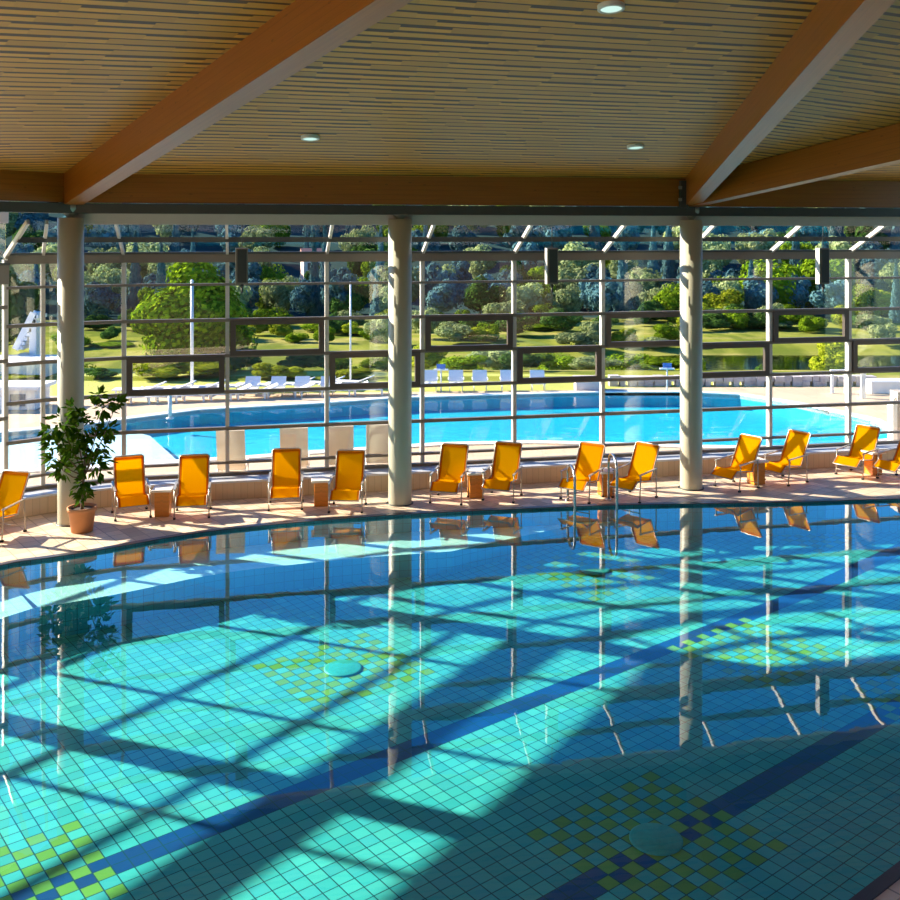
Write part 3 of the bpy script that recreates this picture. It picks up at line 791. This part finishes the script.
# ------------------------------------------------------------------ trees and shrubs (shared crowns)
def crown_mesh(name, mat, n, leaf, kind='round', lumps=14, seed=1):
    rnd = random.Random(seed); mb = MB()
    L_ = []
    if kind == 'round':
        for _ in range(lumps):
            d = Vector((rnd.gauss(0, 1), rnd.gauss(0, 1), rnd.gauss(0, 1))).normalized(); k = rnd.uniform(.25, .68)
            L_.append((Vector((d.x * k, d.y * k, d.z * k)), rnd.uniform(.26, .42)))
        L_.append((Vector((0, 0, -.1)), .6)); L_ += [(Vector((.35 * math.cos(a), .35 * math.sin(a), -.45)), .42) for a in (0, 1.57, 3.14, 4.71)] if lumps > 20 else []
    for i in range(n):
        if kind == 'round':
            c, r = rnd.choice(L_); d = Vector((rnd.gauss(0, 1), rnd.gauss(0, 1), rnd.gauss(0, 1))).normalized()
            p = c + d * r * rnd.uniform(.75, 1.05)
        else:
            h = rnd.random() ** 1.4; r = (1 - h) * (1 - .28 * ((h * 9) % 1)) ; a = rnd.random() * 6.283
            p = Vector((math.cos(a) * r * .55 * rnd.uniform(.7, 1.05), math.sin(a) * r * .55 * rnd.uniform(.7, 1.05), h * 2 - 1)); d = Vector((math.cos(a), math.sin(a), -.2))
        s_ = leaf * rnd.uniform(.6, 1.4)
        a1 = (d.orthogonal().normalized() + Vector([rnd.uniform(-.5, .5) for _ in range(3)])).normalized(); a2 = (d.cross(a1) + Vector([rnd.uniform(-.4, .4) for _ in range(3)])).normalized()
        mb.face([p - a1 * s_, p - a2 * s_ * .7, p + a1 * s_, p + a2 * s_ * .7])
    me_o = mb.build(name, mat, weld=False); me = me_o.data; bpy.data.objects.remove(me_o); return me
CR = {
 'green': crown_mesh('crown', 'leaf_green', 7000, .055, seed=2), 'bright': crown_mesh('crown', 'leaf_bright', 7000, .055, seed=3),
 'dark': crown_mesh('crown', 'leaf_dark', 5000, .065, seed=4), 'pale': crown_mesh('crown', 'leaf_pale', 5000, .06, seed=5),
 'blue': crown_mesh('crown', 'leaf_haze_blue', 3500, .075, seed=6), 'conifer': crown_mesh('crown', 'leaf_haze_blue', 3500, .07, 'cone', seed=7),
 'big': crown_mesh('crown', 'leaf_big', 30000, .04, lumps=30, seed=8)}
tb = MB(); tb.tube([(0, 0, 0), (.01, .02, .5), (0, 0, 1.0)], [.06, .045, .03], 8); to = tb.build('trunk', 'bark'); trunk_me = to.data; bpy.data.objects.remove(to)
def tree(name, base, w, z0, z1, kind, label, cat, group=None, dep=None, trunk=True):
    t = empty(name, base, 0, label, cat, group)
    c = bpy.data.objects.new('crown', CR[kind]); C.objects.link(c); c.parent = t
    c.location = (0, 0, (z0 + z1) / 2 - base[2]); c.scale = (w / 2 * 1.12, (dep or w) / 2 * 1.12, (z1 - z0) / 2 * 1.08); c.rotation_euler = (0, 0, random.random() * 6.28 if dep is None else 0)
    if trunk:
        s_ = bpy.data.objects.new('trunk', trunk_me); C.objects.link(s_); s_.parent = t; hh = (z0 + z1) / 2 - base[2]; k = max(.25, min(w * .7, 3)); s_.scale = (k, k, hh)
    return t
def scr_tree(name, x0, x1, ytop, ybot, D, kind, label, cat='tree', group=None, dep=None):
    xm = (x0 + x1) / 2; X = (xm - 450) * D / 1000; w = (x1 - x0) * D / 1000
    gz = ground_z(X, D) if D > 33 else -.02
    zt = H - (ytop - 235) * D / 1000; zb = max(gz + .02, H - (ybot - 235) * D / 1000)
    return tree(name, (X, D, gz), w, zb, zt, kind, label, cat, group, dep, trunk=(zb - gz > .3))
scr_tree('broadleaf_tree', 134, 264, 262, 380, 37, 'big', 'large round green tree on the lawn with a tall pole before it')
scr_tree('broadleaf_tree', -30, 44, 262, 362, 37, 'dark', 'dark green tree at the left edge beside the white slide')
shr = [(130, 182, 360, 390, 33, 'bright'), (170, 232, 364, 390, 33.5, 'bright'), (222, 262, 350, 388, 35, 'dark'), (254, 290, 366, 388, 33, 'bright'), (284, 334, 356, 384, 36, 'dark'), (276, 306, 370, 388, 33, 'bright'),
       (312, 352, 352, 384, 38, 'green'), (330, 372, 372, 390, 33, 'bright'), (364, 402, 356, 386, 36, 'green'), (408, 446, 346, 384, 40, 'bright'), (440, 480, 356, 384, 36, 'green'),
       (470, 512, 348, 382, 40, 'pale'), (500, 548, 354, 380, 36, 'dark'), (540, 580, 352, 382, 42, 'green'), (572, 612, 360, 388, 40, 'pale'), (600, 645, 352, 388, 42, 'green'),
       (640, 690, 358, 390, 38, 'green'), (818, 852, 338, 392, 36, 'bright'), (0, 44, 378, 396, 33, 'bright'), (84, 112, 372, 396, 33, 'dark')]
for i, (x0, x1, a, b, D, k) in enumerate(shr):
    e_ = (x1 - x0) * .16; x0 -= e_; x1 += e_; a -= 5
    word = {'bright': 'yellow-green', 'dark': 'dark green', 'green': 'mid green', 'pale': 'pale olive'}[k]
    where = ['under the big round tree', 'at the foot of the tall pole', 'right of the big round tree trunk', 'behind the white loungers left of centre', 'rounded, behind the small white chairs left', 'low, between two white chair backs',
             'behind the lawn near the middle of the left bays', 'low, left of the middle column', 'just left of the middle column', 'just right of the middle column behind a blue sign', 'behind the upright white chairs right of the middle column',
             'tall, above the row of upright white chairs', 'behind the last upright white chair', 'right of the last upright white chair', 'above the pinkish box wall', 'between the box wall and the right column',
             'beside the right column', 'on the river bank near the right, tall and loose', 'low hedge at the left edge', 'between the left column and the reflected column'][i]
    scr_tree('shrub', x0, x1, a, b, D, k, word + ' shrub ' + where, 'shrub', 'shrubs beyond the terrace')
mid = [(556, 606, 262, 334, 128, 'pale', 'tall pale green tree on the far bank, right of the hanging middle speaker'), (600, 660, 268, 332, 132, 'pale', 'wide pale tree on the far bank left of the right column'),
       (700, 742, 290, 346, 112, 'bright', 'light green tree on the river bank right of the right column'), (712, 752, 306, 350, 106, 'dark', 'dark rounded willow on the river bank'),
       (742, 800, 246, 316, 120, 'green', 'tall green tree on the far bank below the right speaker, left half'), (790, 842, 242, 318, 126, 'green', 'tall green tree on the far bank right of the right speaker'),
       (752, 790, 322, 352, 104, 'pale', 'low pale tree on the far bank right of centre bay'), (640, 700, 300, 342, 116, 'dark', 'dark tree clump behind the right column'),
       (846, 900, 290, 322, 118, 'bright', 'yellow-green tree row at the right edge of the far bank'), (480, 520, 316, 346, 112, 'dark', 'dark round bush on the meadow right of centre'), (430, 470, 318, 346, 108, 'dark', 'dark bush on the meadow behind the upper vent window'),
       (300, 345, 322, 350, 104, 'green', 'green bush on the meadow left of centre'), (344, 384, 336, 356, 100, 'dark', 'dark bush low on the meadow near the middle column'), (520, 560, 326, 350, 104, 'green', 'green bush on the meadow left of the far pale trees'),
       (90, 130, 345, 362, 90, 'green', 'green bush on the meadow left of the big round tree')]
for x0, x1, a, b, D, k, lb in mid:
    e_ = (x1 - x0) * .14; x0 -= e_; x1 += e_; a -= 4
    scr_tree('broadleaf_tree', x0, x1, a, b, D, k, lb, 'tree', 'trees on the far bank')
rn = random.Random(21)
for i in range(44):
    D = rn.uniform(84, 112); sx = 60 + 830 * (i + rn.uniform(.1, .9)) / 44
    if sx > 700: D = rn.uniform(96, 110)
    k = rn.choice(['dark', 'pale', 'green', 'bright', 'dark']); X = (sx - 450) * D / 1000; w_ = rn.uniform(2.5, 5)
    tree('meadow_bush', (X, D, ground_z(X, D)), w_, ground_z(X, D), ground_z(X, D) + w_ * rn.uniform(.45, .7), k, {'dark': 'dark', 'pale': 'pale olive', 'green': 'mid green', 'bright': 'yellow-green'}[k] + ' bush scattered on the far meadow below the forest', 'bush', {'dark': 'dark', 'pale': 'pale olive', 'green': 'mid green', 'bright': 'yellow-green'}[k] + ' bushes on the far meadow', trunk=False)
for i in range(46):
    D = rn.uniform(90, 112) if i % 2 else rn.uniform(50, 58); sx = 80 + 810 * (i + rn.uniform(.1, .9)) / 46
    if D < 60 and 640 < sx and i % 4 == 0: D = 112
    k = rn.choice(['dark', 'green', 'green', 'bright', 'pale']); X = (sx - 450) * D / 1000; w_ = rn.uniform(2.2, 3.6) * (1 if D > 60 else .6)
    gz = ground_z(X, D)
    if D > 60: tree('meadow_bush', (X, D, gz), w_, gz, gz + w_ * rn.uniform(.6, 1.0), k, {'dark': 'dark', 'pale': 'pale olive', 'green': 'mid green', 'bright': 'yellow-green'}[k] + ' bush scattered on the far meadow below the forest', 'bush', {'dark': 'dark', 'pale': 'pale olive', 'green': 'mid green', 'bright': 'yellow-green'}[k] + ' bushes on the far meadow', trunk=False)
    else:
        zt = H - (rn.uniform(346, 366) - 235) * D / 1000
        tree('bank_tree', (X, D, gz), w_ * 1.3, zt - w_ * 1.5, zt, k, {'dark': 'dark', 'pale': 'pale olive', 'green': 'mid green', 'bright': 'yellow-green'}[k] + ' treetop rising from the slope below the terrace lawn', 'tree', {'dark': 'dark', 'pale': 'pale olive', 'green': 'mid green', 'bright': 'yellow-green'}[k] + ' treetops on the slope below the lawn')
# forest on the hill
rn = random.Random(11); nf = 0
rows = [(114, 25), (120, 25), (127, 26), (135, 26), (144, 26), (155, 26), (168, 26), (183, 26), (202, 26), (226, 26), (258, 26)]
for D, n in rows:
    for i in range(n):
        X = (-.52 + 1.04 * (i + rn.uniform(.1, .9)) / n) * D; y = D + rn.uniform(-2.5, 2.5)
        k = rn.choices(['blue', 'conifer', 'green', 'pale', 'dark'], [4, 3, 2.2, 3, 1.2])[0]  # blue and pale crowns carry the forest's shade, haze and sun in colour
        w = rn.uniform(4.2, 6.6) * (D / 118) ** .9; h_ = w * rn.uniform(.9, 1.2)
        if k == 'conifer': w *= .8; h_ = w * 2.1
        gz = ground_z(X, y)
        kd = {'blue': 'haze-tinted blue-green broadleaf tree', 'conifer': 'haze-tinted pointed conifer', 'green': 'green broadleaf tree', 'pale': 'pale sunlit broadleaf tree', 'dark': 'dark green broadleaf tree'}[k]
        t = empty('forest_tree', (X, y, gz), 0, kd + ' in the forest covering the far hillside', 'tree', {'blue': 'dusky trees of the hill forest', 'conifer': 'conifers of the hill forest', 'green': 'green trees of the hill forest', 'pale': 'pale trees of the hill forest', 'dark': 'dark trees of the hill forest'}[k])
        c = bpy.data.objects.new('crown', CR[k]); C.objects.link(c); c.parent = t
        c.location = (0, 0, h_ * .5); c.scale = (w / 2, w / 2, h_ / 2); c.rotation_euler = (0, 0, rn.random() * 6.28)
        nf += 1
# house in the forest
hp = P(312, 300, 141); hp.z = ground_z(hp.x, 141) + 0.0
t = empty('hillside_house', hp, .3, 'small pinkish house with a red roof at the edge of the hill forest', 'house')
mb = MB(); mb.box(-1.4, 1.4, -1.5, 1.5, 0, 5.0); mb.build('wall', 'house_wall', t)
mb = MB(); mb.hexa([(-1.6, -1.8, 5.0), (1.6, -1.8, 5.0), (1.6, 1.8, 5.0), (-1.6, 1.8, 5.0)], [(-1.6, -.05, 6.2), (1.6, -.05, 6.2), (1.6, .05, 6.2), (-1.6, .05, 6.2)]); mb.build('roof', 'roof_tile', t)
for z in (1, 3.2):
    for x in (-.6, .6):
        mb = MB(); mb.box(x - .25, x + .25, -1.53, -1.49, z, z + 1); mb.build('window', 'sash_metal', t)

# ------------------------------------------------------------------ things on the terrace
def make_lounger():       # flat white lounger with slightly raised head
    t = empty('sun_lounger')
    mb = MB(); mb.bar((0, -.95, .32), (0, .35, .32), .62, .05); mb.build('bed', 'white_plastic', t)
    mb = MB(); mb.bar((0, .35, .33), (0, .90, .62), .62, .05); mb.build('backrest', 'white_plastic', t)
    for x in (-.26, .26):
        for y in (-.8, .4):
            mb = MB(); mb.box(x - .03, x + .03, y - .03, y + .03, 0, .30); mb.build('leg', 'white_plastic', t)
    return t
pl0 = make_lounger()
row = [(118 + 27 * i, 403 - 1.0 * i, 1) for i in range(6)] + [(290 + 27 * i, 396 - .6 * i, 1) for i in range(4)] + [(140 + 30 * i, 395 - 1.1 * i, 2) for i in range(8)]
for i, (sx, sy, rw) in enumerate(row):
    o = pl0 if i == 0 else copy_tree(pl0)
    p = W(sx, sy, 0); o.scale = (.8, .8, .62); o.location = (p.x, p.y, -.01 if p.y < 29.3 else -.02); o.rotation_euler = (0, 0, -1.1 - .04 * i)
    tag(o, 'low white sun lounger in the %s row beyond the outdoor pool, left part' % ('front' if rw == 1 else 'rear'), 'sun lounger', 'low white loungers, %s row' % ('front' if rw == 1 else 'rear'))
def make_upright():
    t = empty('garden_chair')
    mb = MB(); mb.bar((0, .20, .44), (0, .42, .98), .52, .04, up=(0, -1, 0)); mb.build('backrest', 'white_plastic', t)
    mb = MB(); mb.bar((0, -.30, .42), (0, .22, .40), .50, .04); mb.build('seat', 'white_plastic', t)
    for x in (-.22, .22):
        for y in (-.26, .24):
            mb = MB(); mb.tube([(x, y, 0), (x, y * .9, .40)], .016, 6); mb.build('leg', 'post_metal', t)
    for x in (-.27, .27):
        mb = MB(); mb.bar((x, -.26, .62), (x, .28, .64), .04, .03); mb.build('armrest', 'white_plastic', t)
    return t
up0 = make_upright()
ups = [(251, 391), (277, 390), (301, 390), (327, 389), (430, 388), (456, 387), (480, 386.5), (508, 386), (538, 381)]
names = ['first of four small white chairs left of the middle column, counted from the left', 'second of four small white chairs left of the middle column', 'third of four small white chairs left of the middle column', 'white chair beyond the pool nearest the left side of the middle column',
         'upright white chair beyond the pool next to the blue sign', 'second upright white chair right of the middle column, beyond the pool', 'third upright white chair right of the middle column, beyond the pool', 'fourth upright white chair right of the middle column, beyond the pool', 'lone upright white chair before the dark shrub, seen through the lower vent window']
for i, (sx, sy) in enumerate(ups):
    o = up0 if i == 0 else copy_tree(up0)
    D = 29.6 if i < 4 else 30.4; o.location = ((sx - 450) * D / 1000, D, -.02); o.scale = (.85, .85, .52 if i < 4 else .60)
    tag(o, names[i], 'chair', 'upright white chairs beyond the outdoor pool')
# pale loungers just outside the glass, seen from behind
def make_lo():
    t = empty('terrace_chair')
    mb = MB(); mb.bar((0, .0, .30), (0, -.22, 1.0), .52, .05, up=(0, -1, 0)); mb.build('backrest', 'pale_cloth', t)
    mb = MB(); mb.bar((0, 0, .32), (0, .62, .36), .52, .05); mb.build('seat', 'pale_cloth', t)
    for x in (-.25, .25):
        for y in (-.05, .55):
            mb = MB(); mb.tube([(x, y, 0), (x, y, .32)], .015, 6); mb.build('leg', 'post_metal', t)
    return t
simple('pale_cloth', (.80, .70, .60), .7)
lo0 = make_lo()
for i, (sx, yt, lb) in enumerate([(217, 447, 'pale beige terrace chair outside the glass, farthest left'), (285, 443, 'pale beige terrace chair outside, directly behind the mostly shaded yellow chair'), (333, 441.5, 'pale beige terrace chair outside, behind the left side of the chair by the middle column'), (375, 440, 'pale beige terrace chair outside, next to the middle column')]):
    o = lo0 if i == 0 else copy_tree(lo0)
    D = 3.72 * 1000 / (yt - 235) ; D += 0; o.location = ((sx - 450) * D / 1000, max(D + .22, glassD((sx - 450) * D / 1000) + .45), -.01); o.rotation_euler = (0, 0, .1)
    o.scale = (1, 1, 1.12); tag(o, lb, 'chair', 'pale terrace chairs outside the glass')
# poles and signs
for sx, yt, yb, r, nm, lb in ((192, 281, 392, .05, 'lamp_post', 'tall thin light post standing before the big round tree'), (350.5, 283, 382, .03, 'lamp_post', 'thin light post left of the middle column'), (170, 395, 418, .05, 'pool_post', 'short grey post at the edge of the outdoor pool'), (329, 398, 410, .03, 'pool_post', 'tiny post at the far side of the outdoor pool')):
    p = W(sx, yb) if yb > 390 else W(sx, 386); z = H - (yt - 235) * p.y / 1000
    t = empty(nm, (p.x, p.y, -.02), 0, lb, 'post')
    mb = MB(); mb.tube([(0, 0, 0), (0, 0, z)], r, 8); mb.build('pole', 'post_metal', t)
    mb = MB(); mb.lathe([(r * 2, 0), (r * 2, .03), (r, .04)], 12); mb.build('foot', 'post_metal', t)
    mb = MB(); mb.lathe([(r, z), (r * 1.3, z + .01), (r * .6, z + .06), (0, z + .07)], 12); mb.build('cap', 'post_metal', t)
for sx, yt, yb, lb in ((441, 364, 392, 'small blue sign on a post behind the upright white chairs'), (667, 363, 392, 'small blue sign on a post left of the right column')):
    p = W(sx, yb); z = H - (yt - 235) * p.y / 1000
    t = empty('blue_sign', (p.x, p.y, -.02), 0, lb, 'sign')
    mb = MB(); mb.tube([(0, 0, 0), (0, 0, z)], .025, 8); mb.build('post', 'post_metal', t)
    mb = MB(); mb.box(-.13, .13, -.06, -.03, z - .12, z + .02); mb.build('sign_panel', 'sign_blue', t)
    mb = MB(); mb.box(-.22, .22, -.05, .05, z - .17, z - .13); mb.build('shelf', 'white_plastic', t)
p = W(591, 392)
t = empty('box_wall', (p.x, p.y + .5, -.02), 0, 'low pinkish grey box bench at the far corner of the outdoor pool', 'bench')
mb = MB(); mb.box(-.42, .42, -.3, .3, 0, .36); mb.build('body', 'pinkish_box', t)
mb = MB(); mb.box(-.45, .45, -.33, .33, .36, .41); mb.build('lid', 'pinkish_box', t)
# low stone wall at the far edge, stones as one mesh
mb = MB(); rn = random.Random(5)
x = 5.0
while x < 13.2:
    for k in range(2):
        w_ = rn.uniform(.18, .34); z = k * .15
        mb.box(x, x + w_ - .02, 31.3 + rn.uniform(-.04, .04), 31.65, -.02 + z, z + .12 + rn.uniform(0, .04))
    x += w_
tag(mb.build('stone_wall', 'stone'), 'low rough stone wall along the far right edge of the terrace', 'wall')
# shower frame and T-post on the right
p = W(839, 393)
t = empty('white_frame', (p.x, p.y, 0), 0, 'small white shower frame beside the river at the right', 'shower')
for x in (-.2, .2):
    mb = MB(); mb.box(x - .035, x + .035, -.035, .035, 0, .62); mb.build('post', 'white_plastic', t)
mb = MB(); mb.box(-.26, .3, -.04, .04, .62, .70); mb.build('crossbar', 'white_plastic', t)
p = W(863, 398)
t = empty('outdoor_shower', (p.x, p.y, 0), 0, 'grey post with a wide head near the river, right of the white frame', 'post')
mb = MB(); mb.box(-.06, .06, -.05, .05, 0, .72); mb.build('post', 'post_metal', t)
mb = MB(); mb.box(-.18, .18, -.06, .06, .72, .79); mb.build('head', 'post_metal', t)
p = W(884, 392)
t = empty('storage_box', (p.x, p.y, 0), 0, 'cream flat storage box on the terrace at the right edge', 'box')
mb = MB(); mb.box(-.5, .8, -.3, .3, 0, .32); mb.build('body', 'pavilion_white', t)
mb = MB(); mb.box(-.53, .83, -.33, .33, .32, .37); mb.build('lid', 'white_plastic', t)
# outdoor pillar with rail at right
p = W(897, 449)
t = empty('stone_pillar', (p.x + .05, p.y, 0), 0, 'brown pillar with a white lit edge outside at the right border', 'pillar')
mb = MB(); mb.box(-.12, .35, -.2, .2, 0, 1.28); mb.build('pillar', 'pillar_stone', t)
mb = MB(); mb.box(-.22, -.12, -.18, .1, 0, 1.02); mb.build('sunlit_edge', 'white_plastic', t)  # sunlight on the pillar edge put in as a white strip
mb = MB(); mb.tube([(-.17, -.1, 1.02), (-.17, -.1, 1.12), (.05, -.1, 1.28)], .03, 8); mb.build('rail', 'post_metal', t)
# pavilion at the left
D = 34
t = empty('pavilion', (-.43 * D, D, 0), 0, 'white flat-roofed open pavilion at the left edge of the terrace', 'pavilion')
mb = MB(); mb.box(-3, 1.05, -1, 1.6, .10, .66 + .0); 
x0 = P(57, 360, D).x + .43 * D
zr0, zr1 = P(0, 373, D).z, P(0, 360, D).z
mb = MB(); mb.box(-4, x0, -1, 1.5, zr0, zr1); mb.build('roof', 'pavilion_white', t)
for xx in (-3.8, -1.4, x0 - .25):
    mb = MB(); mb.box(xx, xx + .16, -.9, -.75, 0, zr0); mb.build('post', 'pavilion_white', t)
D = 27
t = empty('pool_kiosk', (P(0, 0, D).x, D, 0), 0, 'low white service kiosk with a grey opening by the outdoor pool, far left', 'kiosk')
mb = MB(); mb.box(-2, .95, 0, 1.0, 0, .55); mb.build('body', 'pavilion_white', t)
mb = MB(); mb.box(.28, .68, -.03, 0, .10, .42); mb.build('opening', 'pavilion_dark', t)
mb = MB(); mb.box(-2.1, 1.1, -.15, 1.1, .55, .64); mb.build('roof', 'white_plastic', t)
# water slide
D = 36; a = P(24, 362, D)
t = empty('water_slide', (a.x, D, 0), 0, 'white stepped water slide tower before the dark tree at the left', 'water slide')
mb = MB()
for k in range(8):
    q0 = P(21 + 2.2 * k, 345 - 4.4 * k, D) - Vector((a.x, D, 0)); mb.box(q0.x, q0.x + .22, -.4, .4, q0.z - .12, q0.z)
mb.build('steps', 'white_plastic', t)
mb = MB(); q0 = P(20, 348, D) - Vector((a.x, D, 0)); q1 = P(38, 312, D) - Vector((a.x, D, 0)); mb.bar(q0, q1, .06, .3); mb.bar(q0 + Vector((0, -.4, 0)), q1 + Vector((0, -.4, 0)), .06, .22); mb.build('chute', 'white_plastic', t)
mb = MB(); mb.box(q1.x - .15, q1.x + .1, -.4, .4, 0, q1.z); mb.box(q0.x, q0.x + .5, -.4, .4, 0, q0.z - .2); mb.build('tower', 'pavilion_white', t)

# terrace rail behind the left chairs (low rail at pool level)

# ------------------------------------------------------------------ light, world, camera
AZ, EL = math.radians(-69), math.radians(27.2)
sd = Vector((math.sin(AZ) * math.cos(EL), math.cos(AZ) * math.cos(EL), math.sin(EL)))
su = bpy.data.lights.new('sun', 'SUN'); su.energy = 16.0; su.angle = math.radians(.6); su.color = (1.0, .87, .70)
so = bpy.data.objects.new('sun', su); C.objects.link(so); so.location = (-20, 20, 20); so.rotation_euler = sd.to_track_quat('Z', 'Y').to_euler()
w = bpy.data.worlds.new('World'); scene.world = w; w.use_nodes = True; nt = w.node_tree; nt.nodes.clear()
sky = nt.nodes.new('ShaderNodeTexSky'); sky.sky_type = 'NISHITA'; sky.sun_disc = False; sky.sun_elevation = EL; sky.sun_rotation = AZ; sky.air_density = 1.0; sky.dust_density = .6; sky.ozone_density = 2.0
bg = nt.nodes.new('ShaderNodeBackground'); bg.inputs[1].default_value = .27
ow = nt.nodes.new('ShaderNodeOutputWorld'); hs = nt.nodes.new('ShaderNodeHueSaturation'); hs.inputs['Saturation'].default_value = 1.5; nt.links.new(sky.outputs[0], hs.inputs['Color']); mt = nt.nodes.new('ShaderNodeMix'); mt.data_type = 'RGBA'; mt.blend_type = 'MULTIPLY'; mt.inputs[0].default_value = 1; mt.inputs[7].default_value = (.58, .85, 1.1, 1); nt.links.new(hs.outputs[0], mt.inputs[6]); nt.links.new(mt.outputs[2], bg.inputs[0]); nt.links.new(bg.outputs[0], ow.inputs[0])

cam = bpy.data.cameras.new('camera'); cam.lens = 40.0; cam.sensor_width = 36; cam.sensor_fit = 'HORIZONTAL'
cam.shift_y = -(450 - 235) / 900; cam.clip_end = 2000
co = bpy.data.objects.new('camera', cam); C.objects.link(co); co.location = (0, 0, H); co.rotation_euler = (math.pi / 2, 0, 0)
scene.camera = co
scene.view_settings.view_transform = 'Standard'; scene.view_settings.look = 'None'; scene.view_settings.gamma = 1
scene.view_settings.exposure = 0.2
scene.cycles.transparent_max_bounces = 32; scene.cycles.max_bounces = 10; scene.cycles.diffuse_bounces = 5
scene.cycles.use_denoising = True
